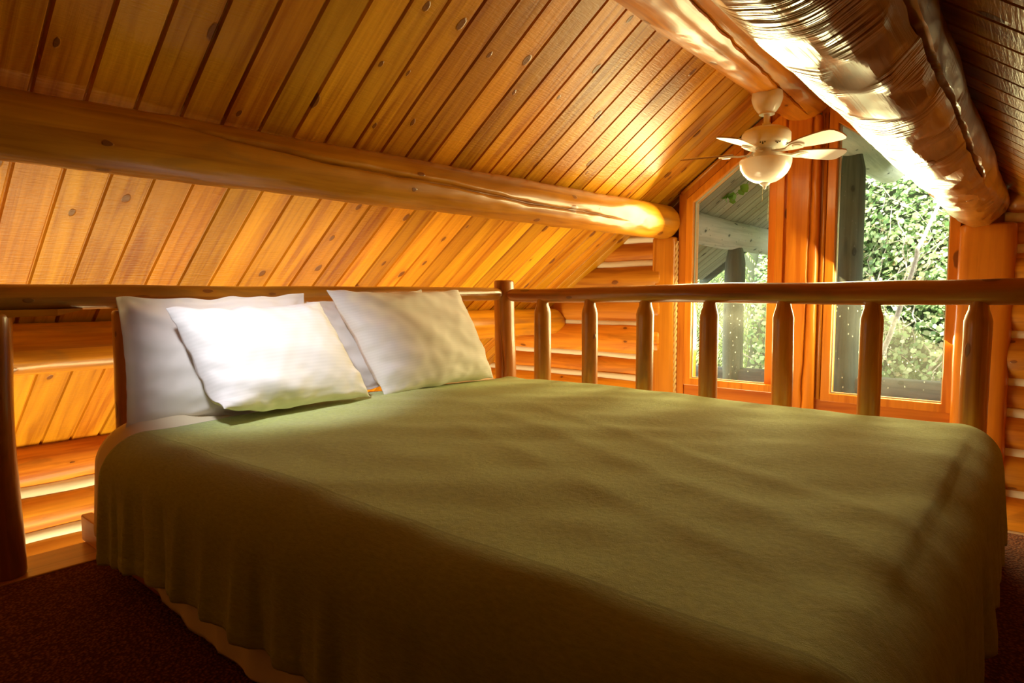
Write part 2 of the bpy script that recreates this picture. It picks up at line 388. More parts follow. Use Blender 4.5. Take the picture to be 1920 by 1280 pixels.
def tube(pts, r, seg=6, taper=1.):
    """V,F,UV of a tube through points"""
    pts = [np.array(p, float) for p in pts]; V, F, UV = [], [], []
    for i, p in enumerate(pts):
        d = pts[min(i + 1, len(pts) - 1)] - pts[max(i - 1, 0)]; d /= np.linalg.norm(d) + 1e-9
        a = np.cross(d, (.3, .9, .2)); a /= np.linalg.norm(a) + 1e-9; b = np.cross(d, a)
        rr = r * (1 + (taper - 1) * i / (len(pts) - 1))
        for j in range(seg):
            t = 2 * math.pi * j / seg; V.append(p + rr * (math.cos(t) * a + math.sin(t) * b))
    for i in range(len(pts) - 1):
        for j in range(seg):
            k = (j + 1) % seg; F.append((i * seg + j, i * seg + k, (i + 1) * seg + k, (i + 1) * seg + j))
            UV.append([(i * .1, j * .02), (i * .1, j * .02 + .02), (i * .1 + .1, j * .02 + .02), (i * .1 + .1, j * .02)])
    F.append(tuple(range(seg))); UV.append([(0, 0)] * seg)
    F.append(tuple(range((len(pts) - 1) * seg, len(pts) * seg))); UV.append([(0, 0)] * seg)
    return V, F, UV
X, Y, Z = (1, 0, 0), (0, 1, 0), (0, 0, 1)
YG = 4.2
def zl(x): return 3.042 + .75 * x          # left roof slope
def zr(x): return 1.26 - .75 * x           # right roof slope
XR = (1.26 - 3.042) / 1.5                  # ridge

# ------------------------------------------------------------------ the setting
def plank_roof(name, xa, xb, zf, y0, y1, mat, w=.132, ph=.002, th=.05):
    s = .75 if zf is zl else -.75
    nrm = np.array([-s, 0, 1.]); nrm /= np.linalg.norm(nrm)
    k0, k1 = math.floor((y0 - ph) / w), math.ceil((y1 - ph) / w)
    V, F, UV, P = [], [], [], []
    A, B = np.array([xa, 0, zf(xa)]), np.array([xb, 0, zf(xb)]); Ln = np.linalg.norm(B - A)
    for k in range(k0, k1):
        a, b = max(y0, k * w + ph), min(y1, (k + 1) * w + ph)
        if b - a < .02: continue
        prof = [(a, th), (a, .011), (a + .0025, .010), (a + .0075, .0), (b - .0075, .0), (b - .0025, .010), (b, .011), (b, th)]
        o = len(V); n = len(prof); uo = random.uniform(0, 9)
        for q in (A, B):
            for y, e in prof: V.append(q + nrm * e + np.array([0, y, 0]))
        for i in range(n):
            j = (i + 1) % n; F.append((o + i, o + j, o + n + j, o + n + i))
            va = prof[i][0]; vb = prof[j][0] if j else prof[0][0]
            UV.append([(uo, va), (uo, vb), (uo + Ln, vb), (uo + Ln, va)]); P.append(k * 1.731 + 60)
        for e in (0, n):
            F.append(tuple(o + e + i for i in range(n))); UV.append([(0, 0)] * n); P.append(k * 1.731 + 60)
    ob = flipfix(mk(name, V, F, mat, UV=UV, pid=P, smooth=False)); return ob
tag(plank_roof('ceiling_left', -4.35, XR, zl, -1.4, YG + .12, M['plank']), kind='structure')
tag(plank_roof('ceiling_right', XR, 1.75, zr, -1.4, YG + .12, M['plank']), kind='structure')

fl = box('floor', -2.42, 1.7, -1.4, 2.82, -.22, 0, M['carpet'], bev=0); tag(fl, kind='structure')
tag(box('trim_1', -2.47, -2.275, -1.4, 2.84, -.20, .004, M['frame'], grain='y', bev=.006), kind='structure')
tag(box('floor_lower', -4.4, 1.8, -1.5, YG + .3, -2.5, -2.4, M['lower'], bev=0), kind='structure')
tag(box('wall_back', -4.4, 1.8, -1.55, -1.42, -2.4, 2.4, M['lower'], bev=0), kind='structure')
tag(box('wall_right', 1.68, 1.82, -1.5, YG + .3, -2.4, .2, M['wall'], grain='y', bev=0), kind='structure')

# gable wall of logs, in three stretches, with pale chinking between the courses
CH = [1.245, 1.075, .86, .633, .392, .225, .02, -.20, -.42, -.62, -.85, -1.07, -1.3, -1.52, -1.75, -1.97, -2.2, -2.42]
logs, chk = [], []
tops = [1.45] + CH
for i in range(len(CH)):
    zt, zb = tops[i], CH[i]; zc = (zt + zb) / 2; r = (zt - zb) / 2 * 1.06
    low = zc < .2
    spans = [(-4.4, -2.1)] + ([(-2.1, -.17)] if zc < .1 else []) + [(-.175, 1.7)]
    for (a, b) in spans:
        if a < -4:   # stops under the roof slope
            a = max(a, (zb - 3.042) / .75 - .12)
        if a > -.5:
            b = min(b, (1.26 - zb) / .75 + .12)
            if b - a < .15: continue
        logs.append(log_geo((a, YG + .07, zc), (b, YG + .07, zc), r, r, Y, Z, seg=20, step=.08, lump=.05, seed=i * 1.7 + a, wob=.004, round0=.05 if a > -.5 else .015))
    for (a, b) in spans:
        if a < -4: a = max(a, (zb - 3.042) / .75 - .08)
        if a > -.5: b = min(b, (1.26 - zb) / .75 + .08)
        if b - a < .15: continue
        chk.append(log_geo((a, YG + .024, zb), (b, YG + .024, zb), .030, .030, Y, Z, seg=10, step=.08, lump=.25, seed=i * 2.3 + a, wob=.004, square=4))
V, F, UV, P = merge(logs)
gw = flipfix(mk('wall_gable', V, F, M['wall'], UV=UV, pid=P)); tag(gw, kind='structure')
V, F, UV, P = merge(chk); mk('chinking', V, F, M['chink'], gw, UV=UV, pid=P)['label'] = 'pale chinking strips'

# eave wall on the left, far below the railing
logs, chk = [], []
CE = [-.165, -.405, -.63, -.87, -1.1, -1.34, -1.57, -1.8, -2.05, -2.3]
tops = [.075] + CE
for i in range(len(CE)):
    zt, zb = tops[i], CE[i]; zc = (zt + zb) / 2; r = (zt - zb) / 2 * 1.06
    logs.append(log_geo((-4.03, -1.4, zc), (-4.03, YG + .1, zc), r, r, X, Z, seg=20, step=.08, lump=.06, seed=i * 1.9 + 4, wob=.004))
    chk.append(log_geo((-3.966, -1.4, zb), (-3.966, YG, zb), .034, .034, X, Z, seg=10, step=.08, lump=.25, seed=i * 2.9, wob=.004, square=4))
V, F, UV, P = merge(logs)
ew = flipfix(mk('wall_left', V, F, M['wall'], UV=UV, pid=P)); tag(ew, kind='structure')
V, F, UV, P = merge(chk); mk('chinking', V, F, M['chink'], ew, UV=UV, pid=P)['label'] = 'pale chinking strips'

# windows: five-sided panes that follow the roof
def window(name, poly_glass, fw, extra):
    root = empty(name, (poly_glass[0][0], YG, poly_glass[0][1])); tag(root, kind='structure')
    n = len(poly_glass); c = np.mean(poly_glass, 0)
    def inset(poly, d):
        out = []
        for i in range(len(poly)):
            p, q, r_ = (np.array(poly[(i + k) % len(poly)], float) for k in (-1, 0, 1))
            e1 = (q - p) / np.linalg.norm(q - p); e2 = (r_ - q) / np.linalg.norm(r_ - q)
            n1, n2 = np.array([e1[1], -e1[0]]), np.array([e2[1], -e2[0]])
            if n1 @ (q - c) < 0: n1 = -n1
            if n2 @ (q - c) < 0: n2 = -n2
            A_ = np.array([n1, n2]); out.append(q + np.linalg.solve(A_, np.array([d, d])))
        return out
    outer = inset(poly_glass, fw)
    # frame ring
    V, F = [], []
    for y in (YG - .005, YG + .10):
        for ring in (outer, poly_glass): V += [(x, y, z) for x, z in ring]
    for i in range(n):
        j = (i + 1) % n
        F += [(i, j, n + j, n + i), (2 * n + i, 3 * n + i, 3 * n + j, 2 * n + j), (n + i, n + j, 3 * n + j, 3 * n + i), (i, 2 * n + i, 2 * n + j, j)]
    f = flipfix(mk('window_frame', V, F, M['post'], root, smooth=False, grain='z'))
    b = f.modifiers.new('bevel', 'BEVEL'); b.width = .004; b.segments = 2
    g = inset(poly_glass, .004)
    V = [(x, YG + .035, z) for x, z in g] + [(x, YG + .041, z) for x, z in g]
    F = [tuple(range(n)), tuple(range(2 * n - 1, n - 1, -1))] + [(i, i + n, (i + 1) % n + n, (i + 1) % n) for i in range(n)]
    flipfix(mk('glass_pane', V, F, M['glass'], root, smooth=False))
    # grey seal around the pane
    s0, s1 = inset(poly_glass, .001), inset(poly_glass, -.007); V, F = [], []
    for y in (YG + .024, YG + .034):
        for ring in (s0, s1): V += [(x, y, z) for x, z in ring]
    for i in range(n):
        j = (i + 1) % n
        F += [(i, j, n + j, n + i), (2 * n + i, 3 * n + i, 3 * n + j, 2 * n + j), (n + i, n + j, 3 * n + j, 3 * n + i), (i, 2 * n + i, 2 * n + j, j)]
    flipfix(mk('window_seal', V, F, M['seal'], root, smooth=False))
    return root
M['seal'] = plain('grey_seal', (.45, .48, .42), .5)
window('window_1', [(-1.880, .262), (-1.328, .262), (-1.328, 1.892), (-1.880, 1.478)], .050, None)
window('window_2', [(-.980, .242), (-.408, .242), (-.408, 1.44), (-.980, 1.862)], .050, None)
# trim: casing beside and above the windows
tag(prism_y('trim_2', [(-1.985, -.3), (-1.93, -.3), (-1.93, 1.505), (-1.378, 1.919), (-1.378, zl(-1.378) - .015), (-1.985, zl(-1.985) - .015)], YG + .0, YG + .12, M['post'], bev=.004, grain='z'), kind='structure')
tag(prism_y('trim_3', [(-1.378, -.3), (-1.25, -.3), (-1.25, zl(-1.25) - .015), (-1.378, zl(-1.378) - .015)], YG + .02, YG + .12, M['post'], grain='z'), kind='structure')
tag(prism_y('trim_4', [(-1.08, -.3), (-1.03, -.3), (-1.03, 1.90), (-.358, 1.405), (-.358, zr(-.358) - .015), (-1.08, zr(-1.08) - .015)], YG + .02, YG + .12, M['post'], grain='z'), kind='structure')
tag(prism_y('trim_5', [(-1.93, -.3), (-.30, -.3), (-.30, .192), (-1.03, .192), (-1.03, .212), (-1.93, .212)], YG + .01, YG + .12, M['post'], bev=.003), kind='structure')
tag(prism_y('trim_6', [(-.36, zr(-.36) - .015), (-.36, 1.1), (-.09, 1.1), (.05, zr(.05) - .015)], YG + .03, YG + .12, M['wall'], bev=.003), kind='structure')
tag(prism_y('trim_7', [(-2.45, 1.1), (-1.98, 1.1), (-1.98, zl(-1.98) - .015), (-2.42, zl(-2.42) - .015)], YG + .09, YG + .13, M['wall'], bev=.003), kind='structure')
# rounded bead running under the roof edge of the left window
a, b = np.array([-1.96, YG - .012, 1.545]), np.array([-1.27, YG - .012, 2.06])
V, F, UV = tube([a, (a + b) / 2, b], .012, 10); tag(flipfix(mk('trim_8', V, F, M['log'], UV=UV)), kind='structure')
V, F, UV = tube([(-1.045, YG + .005, .2), (-1.045, YG + .005, 1.0), (-1.045, YG + .005, 1.93)], .012, 10); tag(flipfix(mk('trim_9', V, F, M['post'], UV=UV)), kind='structure')

# ------------------------------------------------------------------ roof logs
def sag(t):      # the left purlin dips towards the camera end
    y = t - .3
    return (0, 0, float(np.interp(y, [-.2, .6, 2, 4.2], [-.075, -.066, -.036, 0])))
o = log('purlin_log', (-2.08, -.3, 1.352), (-2.08, YG + .02, 1.352), .090, .118, X, Z, M['log'], seg=72, step=.02, lump=.055, seed=3.3, wob=.004,
        path=lambda t: sag(t), crack=dict(pts=[(1.1, 40), (1.29, 24), (1.5, 18), (1.61, 10), (1.84, 9), (2.23, 2), (2.54, -7), (2.83, -16), (3.31, -16), (3.8, -24)], w=.009, d=.032), round1=.05, facets=(170, .02, .02))
tag(o, 'long peeled purlin log with a dark crack, left of the ridge between two ceiling bays', 'log beam')
o = log('purlin_log', (-.277, -.6, 1.315), (-.277, YG + .0, 1.315), .114, .124, X, Z, M['hewn'], seg=150, step=.012, lump=.028, hewn_side=True, seed=8.1, wob=.003, sharp=9,
        facets=(620, .035, .035), crack=dict(pts=[(.8, -22), (1.7, -23.6), (1.86, -23.9), (2.11, -27.2), (2.42, -24.9), (2.81, -30.3), (3.12, -32.7), (3.5, -37)], w=.007, d=.03), round1=.05)
tag(o, 'thick hewn purlin log with chipped facets and a black crack, at the upper right', 'log beam')
o = log('purlin_log', (-3.04, -1.3, .633), (-3.04, YG + .03, .633), .101, .101, X, Z, M['log'], seg=40, step=.04, lump=.04, seed=5.2, wob=.004, round1=.05)
tag(o, 'low purlin log seen behind and below the headboard railing', 'log beam')
o = log('ridge_log', (-1.18, -1.2, 2.06), (-1.18, YG + .05, 2.06), .165, .160, X, Z, M['log'], seg=110, step=.018, lump=.035, seed=2.2, wob=.004, sharp=14,
        facets=(420, .022, .022), crack=dict(pts=[(2.6, -42), (3.57, -45.6), (3.79, -49), (4.05, -53.4), (4.42, -58.5), (4.84, -65.6), (5.3, -68)], w=.006, d=.02), round1=.05)
tag(o, 'ridge log at the peak of the ceiling carrying the white fan', 'log beam')

# ------------------------------------------------------------------ gable posts
root = empty('window_post', (-2.083, YG, -.3), 'flat red-brown post left of the left window, under the purlin end', 'post')
log('post_trunk', (-2.083, YG + .05, -.3), (-2.083, YG + .05, 1.25), .088, .088, X, Y, M['post'], root, seg=56, step=.04, lump=.02, seed=1.5, wob=.003, square=9,
    crack=dict(pts=[(0, 226), (.5, 230), (1.2, 233), (1.55, 236)], w=.004, d=.012))
pts = []; V, F, UV = [], [], []
for ph in (0, math.pi):
    pts = [(-1.992 + .006 * math.cos(i * .55 + ph), YG - .012 + .006 * math.sin(i * .55 + ph), -.2 + i * .0075) for i in range(190)]
    v, f, u = tube(pts, .0085, 6); o_ = len(V); V += v; F += [tuple(i + o_ for i in q) for q in f]; UV += u
flipfix(mk('rope_seal', V, F, M['rope'], root, UV=UV))['label'] = 'twisted rope in the joint'
root = empty('window_post', (-1.163, YG, -.3), 'wide red-brown post between the two windows with a long black split', 'post')
log('post_trunk', (-1.163, YG + .06, -.3), (-1.163, YG + .06, 1.93), .096, .096, X, Y, M['post'], root, seg=64, step=.03, lump=.02, seed=4.5, wob=.003, square=7,
    crack=dict(pts=[(.3, 288), (.56, 289), (.84, 294), (1.36, 299), (2.0, 303), (2.25, 305)], w=.0085, d=.03))
root = empty('window_post', (-.238, YG, -.3), 'broad red-brown post right of the right window, under the hewn purlin', 'post')
log('post_trunk', (-.238, YG + .05, -.3), (-.238, YG + .05, 1.215), .124, .124, X, Y, M['post'], root, seg=48, step=.04, lump=.03, seed=6.5, wob=.004, square=6)

# ------------------------------------------------------------------ ceiling fan
FX, FY = -1.178, 3.53
fan = empty('ceiling_fan', (FX, FY, 1.89), 'white five-blade ceiling fan with a bowl light, hanging from the ridge log', 'ceiling fan')
lathe('canopy', [(.076, 1.915), (.079, 1.885), (.076, 1.87), (.066, 1.842), (.048, 1.816), (.040, 1.81), (.040, 1.80), (.022, 1.80)], FX, FY, M['fan_white'], fan)
lathe('downrod', [(.015, 1.81), (.015, 1.70)], FX, FY, M['fan_white'], fan, 20)
mo = lathe('motor_housing', [(.022, 1.755), (.024, 1.738), (.05, 1.734), (.085, 1.728), (.112, 1.715), (.122, 1.70), (.124, 1.695), (.124, 1.655), (.118, 1.645), (.108, 1.632), (.085, 1.622), (.05, 1.618)], FX, FY, M['fan_white'], fan, 56)
for k in range(9):
    V, F = [], []
    for s in (-1, 0, 1):
        a = 2 * math.pi * k / 9 + s * .10; h = .012 if s == 0 else .007; o_ = len(V)
        for e in (.0018, -.004):
            for (da, up) in ((-.035, 0), (.035, 0), (0, 1)):
                zz = 1.640 - (0 if up else h); rr = .1145 - (0 if up else h * .8) + e
                V.append((FX + rr * math.cos(a + da), FY + rr * math.sin(a + da), zz))
        F += [(o_, o_ + 1, o_ + 2), (o_ + 5, o_ + 4, o_ + 3)] + [(o_ + i, o_ + 3 + i, o_ + 3 + (i + 1) % 3, o_ + (i + 1) % 3) for i in range(3)]
    # the three cuts of one vent share a thin back strip
    a = 2 * math.pi * k / 9; o_ = len(V)
    for da in (-.13, .13):
        for zz, rr in ((1.639, .1125), (1.634, .1085)): V.append((FX + rr * math.cos(a + da), FY + rr * math.sin(a + da), zz))
    F.append((o_, o_ + 1, o_ + 3, o_ + 2))
    mk('vent_slot', V, F, M['vent'], mo, smooth=False)['label'] = 'dark vent slot'
lathe('switch_housing', [(.050, 1.622), (.052, 1.60), (.062, 1.598), (.062, 1.575), (.058, 1.566), (.066, 1.562)], FX, FY, M['fan_white'], fan)
bowl = lathe('light_bowl', [(.118, 1.566), (.1315, 1.562), (.1325, 1.556), (.131, 1.540), (.124, 1.515), (.110, 1.490), (.088, 1.467), (.06, 1.450), (.03, 1.441), (.012, 1.438)], FX, FY, M['bowl'], fan, 56)
bowl['label'] = 'frosted glass bowl'
lathe('finial', [(.026, 1.445), (.027, 1.437), (.020, 1.430), (.009, 1.424), (.006, 1.412), (.002, 1.408)], FX, FY, M['fan_white'], bowl, 24)
for k, (dx, dy, l) in enumerate(((-.004, -.02, .085), (.018, .012, .185))):
    V, F, UV = [], [], []
    for i in range(int(l / .005)):
        v, f, u = tube([(FX + dx, FY + dy, 1.425 - i * .005), (FX + dx, FY + dy, 1.4222 - i * .005)], .0013, 5)
        o_ = len(V); V += v; F += [tuple(q + o_ for q in g) for g in f]; UV += u
    v, f, u = tube([(FX + dx, FY + dy, 1.45), (FX + dx, FY + dy, 1.425 - l)], .0006, 4); o_ = len(V); V += v; F += [tuple(q + o_ for q in g) for g in f]; UV += u
    flipfix(mk('pull_chain', V, F, M['chain'], fan, UV=UV))
for k, az in enumerate((-168, -96, -24, 48, 120)):
    a = R(az); ca, sa = math.cos(a), math.sin(a); tl = R(-13)
    def P3(r, w, h):
        y_, z_ = w * math.cos(tl) - h * math.sin(tl), w * math.sin(tl) + h * math.cos(tl)
        return (FX + r * ca - y_ * sa, FY + r * sa + y_ * ca, 1.606 + z_)
    # blade outline: narrow root, wide squared tip with rounded corners
    out = [(.175, -.034), (.26, -.052), (.34, -.062), (.40, -.0655), (.428, -.060), (.443, -.046), (.449, -.02), (.451, .0), (.449, .02), (.443, .046), (.428, .060), (.40, .0655), (.34, .062), (.26, .052), (.175, .034), (.165, 0)]
    n = len(out)
    V = [P3(r, w, -.0035) for r, w in out] + [P3(r, w, .0035) for r, w in out]
    bl = mk('blade', V, [tuple(range(n)), tuple(range(2 * n - 1, n - 1, -1))] + [(i, i + n, (i + 1) % n + n, (i + 1) % n) for i in range(n)], M['blade'], fan, smooth=False)
    flipfix(bl); bl.data.materials.append(M['blade_edge'])
    for p in bl.data.polygons:
        if len(p.vertices) == 4: p.material_index = 1
    # iron: arm plus round medallion under the blade
    V, F = [], []
    st = [(.05, .011, -.002), (.10, .010, -.010), (.14, .012, -.012), (.165, .024, -.008), (.19, .031, -.006), (.215, .030, -.006), (.235, .018, -.006), (.243, .004, -.006)]
    for r, w, h in st: V += [P3(r, -w, h - .006), P3(r, w, h - .006), P3(r, w, h + .003), P3(r, -w, h + .003)]
    for i in range(len(st) - 1):
        for j in range(4):
            q = (j + 1) % 4; F.append((i * 4 + j, i * 4 + q, i * 4 + 4 + q, i * 4 + 4 + j))
    F += [(0, 1, 2, 3), tuple(len(V) - 4 + i for i in range(4))]
    ir = flipfix(mk('blade_iron', V, F, M['fan_white'], bl, sharp=35))
    V, F = [], []
    for h, rr in ((-.011, .024), (-.016, .0225), (-.018, .016), (-.018, .004)):
        for j in range(20): V.append(P3(.203 + rr * math.cos(j * math.pi / 10) * 1.1, rr * math.sin(j * math.pi / 10), h))
    for i in range(3):
        for j in range(20): F.append((i * 20 + j, i * 20 + (j + 1) % 20, i * 20 + 20 + (j + 1) % 20, i * 20 + 20 + j))
    F.append(tuple(range(60, 80)))
    flipfix(mk('medallion', V, F, M['fan_white'], bl, sharp=40))

# ------------------------------------------------------------------ railings
rail = empty('log_railing', (-1.0, 2.71, 0), 'log railing with stout balusters between the bed and the windows', 'railing')
log('top_rail', (-2.285, 2.71, .842), (1.2, 2.71, .858), .037, .051, Y, Z, M['rail'], rail, seg=40, step=.03, lump=.07, seed=1.1, wob=.004, round0=.05, facets=(160, .015, .02), sharp=25, lump_len=4)
for k, (bx, br) in enumerate(((-2.05, .045), (-1.752, .040), (-1.438, .041), (-1.128, .040), (-.815, .040), (-.493, .039), (-.169, .041), (.19, .041))):
    zt = .845
    def prof(t, zt=zt):
        z = t + .0
        return 1 if z < .757 else (1 - (z - .757) / .042 * .33 if z < .799 else .67)
    log('baluster', (bx, 2.71, 0), (bx, 2.71, zt), br, br, X, Y, M['rail'], rail, seg=28, step=.0195, lump=.05, seed=k * 2.7 + 1, wob=.003, sharp=22, prof=prof, facets=(26, .01, .01))
log('newel_post', (-2.338, 2.735, 0), (-2.338, 2.735, .925), .060, .057, X, Y, M['rail'], rail, seg=40, step=.03, lump=.05, seed=12.4, wob=.006,
    crack=dict(pts=[(.2, 290), (.45, 300), (.7, 285)], w=.007, d=.014))
rail2 = empty('log_railing', (-2.34, 1.5, 0), 'log railing behind the pillows at the head of the bed', 'railing')
log('top_rail', (-2.34, -.6, .828), (-2.34, 2.69, .846), .042, .036, X, Z, M['rail'], rail2, seg=40, step=.03, lump=.06, seed=7.7, wob=.003, round1=.05, facets=(150, .012, .02), sharp=25)
for k, (py, pr) in enumerate(((.448, .050), (.80, .044))):
    log('railing_post', (-2.345, py, 0), (-2.345, py, .79), pr, pr * .95, X, Y, M['rail'], rail2, seg=36, step=.03, lump=.06, seed=k * 3.1 + 21, wob=.006, facets=(40, .01, .015), sharp=25)
V = [(-2.375, .0, .768), (-2.305, .0, .768), (-2.305, .0, .796), (-2.375, .0, .796), (-2.375, .60, .778), (-2.305, .60, .778), (-2.305, .60, .798), (-2.375, .60, .798), (-2.36, .67, .795), (-2.32, .67, .795), (-2.32, .67, .80), (-2.36, .67, .80)]
F = [(0, 1, 2, 3)] + [(i + j, i + (j + 1) % 4, i + 4 + (j + 1) % 4, i + 4 + j) for i in (0, 4) for j in range(4)] + [(8, 9, 10, 11)]
o = flipfix(mk('support_plank', V, F, M['log'], rail2, smooth=False, grain='y')); o['label'] = 'pale sawn plank under the rail'

# ------------------------------------------------------------------ bed
bed = empty('bed', (-1.2, 1.65, 0), 'large bed on a low wooden platform filling the loft', 'bed')
fr = box('side_rail', -2.50, -.10, .686, .722, .0, .092, M['frame'], bed, bev=.006); 
box('side_rail', -2.445, -.10, 2.60, 2.635, .0, .092, M['frame'], bed, bev=.006)
box('head_rail', -2.445, -2.405, .722, 2.60, .006, .088, M['frame'], bed, grain='y', bev=.006)
box('foot_rail', -.14, -.10, .722, 2.60, .0, .092, M['frame'], bed, grain='y', bev=.006)
box('platform', -2.27, -.14, .722, 2.60, .06, .10, M['frame'], bed, bev=.003)
mt = box('mattress', -2.27, -.16, .715, 2.575, .10, .395, M['mattress'], bed, bev=.06); mt.modifiers['bevel'].segments = 6

def drape(name, mat, s0, foot, near, far, top, Rr, drop, ns, nt, fold, wrinkle, seed, far_drop=.18, foot_drop=.40, head_round=False, thick=.007):
    """cloth laid over the mattress: inset rectangle, rounded shoulders, hanging skirts with folds"""
    ix, iy0, iy1 = foot - Rr, near + Rr, far - Rr
    ss = np.linspace(s0, ix + foot_drop, ns); tt = np.concatenate([np.linspace(-1, 0, nt // 3, endpoint=False), np.linspace(0, 1, nt - nt // 3)])
    V, UVv = [], []
    q = Rr * math.pi / 2
    for s in ss:
        dn = drop(min(s, ix))
        for t in tt:
            ey = t * dn if t < 0 else 0
            yb = iy0 + max(0, t) * (iy1 - iy0 + far_drop); 
            if yb > iy1: ey = yb - iy1; yb = iy1
            ex = max(0, s - ix); xb = min(s, ix)
            d_ = math.hypot(ex, ey); nx, ny = (ex / d_, ey / d_) if d_ > 1e-9 else (0, 0)
            if ex > 0 and ey != 0: d_ = max(abs(ex), abs(ey)) * .45 + d_ * .55
            if d_ < q: o_, dz = Rr * math.sin(d_ / Rr), Rr * (1 - math.cos(d_ / Rr))
            else: o_, dz = Rr + (d_ - q) * .03, Rr + (d_ - q)
            per = s if ey < 0 else t * 2
            if ex > 0: per += math.atan2(ex, abs(ey) + 1e-6) * .3
            amp = min(1, max(0, (dz - Rr * .55) / .22)) * fold
            fo = noise.noise((per * 9.0, seed, 0)) * 1.2 + .8 * noise.noise((per * 22, seed, 3)) + .4 * math.sin(per * 38 + 3 * noise.noise((per * 2, 0, seed)))
            o_ += amp * fo
            if ey < 0 and dn - abs(ey) < .045: o_ += .003 * math.sin((dn - abs(ey)) / .045 * math.pi) - .0015
            x, y = xb + nx * o_, yb + ny * o_
            wr = 0
            if wrinkle:
                a, b_ = .80 * x + .6 * y, -.6 * x + .80 * y
                wr = wrinkle * (1.1 * noise.noise((a * 1.3, b_ * 2.6, seed)) + .75 * noise.noise((a * 2.0, b_ * 7, seed + 4)) + .35 * noise.noise((x * 7, y * 9, seed + 9)))
                # long creases running diagonally across the foot half
                for c0, am, wd in ((1.42, .005, .05), (1.62, .004, .04), (1.22, .003, .04)):
                    cc = y + .42 * (x + .9) - c0 + .03 * noise.noise((x * 3, c0, 0))
                    wr += am * math.exp(-(cc / wd) ** 2) * min(1, max(0, (x + 1.75) / .6))
                wr *= max(0, 1 - dz / .15)
            if name == 'bed_sheet':   # bunched up beside the pillows
                z_b = .050 * math.exp(-((x + 2.24) / .10) ** 2 - ((y - .86) / .16) ** 2) + .016 * noise.noise((x * 14, y * 10, 4)) * math.exp(-((x + 2.24) / .12) ** 2)
                wr += z_b
            z = max(top - dz + wr, .006)
            if wrinkle and dz < .01: z += .010 * math.sin(min(1, max(0, (y - .9) / 1.5)) * math.pi)
            V.append((x, y, z)); UVv.append((s, t if t < 0 else yb + ey))
    n2 = len(tt); F, UV = [], []
    for i in range(ns - 1):
        for j in range(n2 - 1):
            f = (i * n2 + j, (i + 1) * n2 + j, (i + 1) * n2 + j + 1, i * n2 + j + 1); F.append(f); UV.append([UVv[k] for k in f])
    o = mk(name, V, F, mat, UV=UV)
    so = o.modifiers.new('thickness', 'SOLIDIFY'); so.thickness = thick; so.offset = 1
    return o
sh = drape('bed_sheet', M['sheet'], -2.27, -.13, .672, 2.60, .402, .11, lambda s: float(np.interp(s, [-2.3, -2.0, -1.8, -1.55, -1.3, 0], [.40, .41, .425, .465, .47, .47])) + .01 * noise.noise((s * 5, 1, 1)),
           110, 90, .010, .006, 6.0, thick=.003)
tag(sh, 'cream sheet hanging out from under the green blanket onto the bed frame', 'sheet')
bk = drape('blanket', M['blanket'], -2.12, -.075, .640, 2.615, .418, .125, lambda s: float(np.interp(s, [-2.2, -2.05, -1.7, -1.0, 0], [.455, .435, .395, .375, .375])) + .006 * noise.noise((s * 4, 2, 2)),
           230, 200, .020, .008, 2.0)
tag(bk, 'olive green fleece blanket spread over the bed', 'blanket')

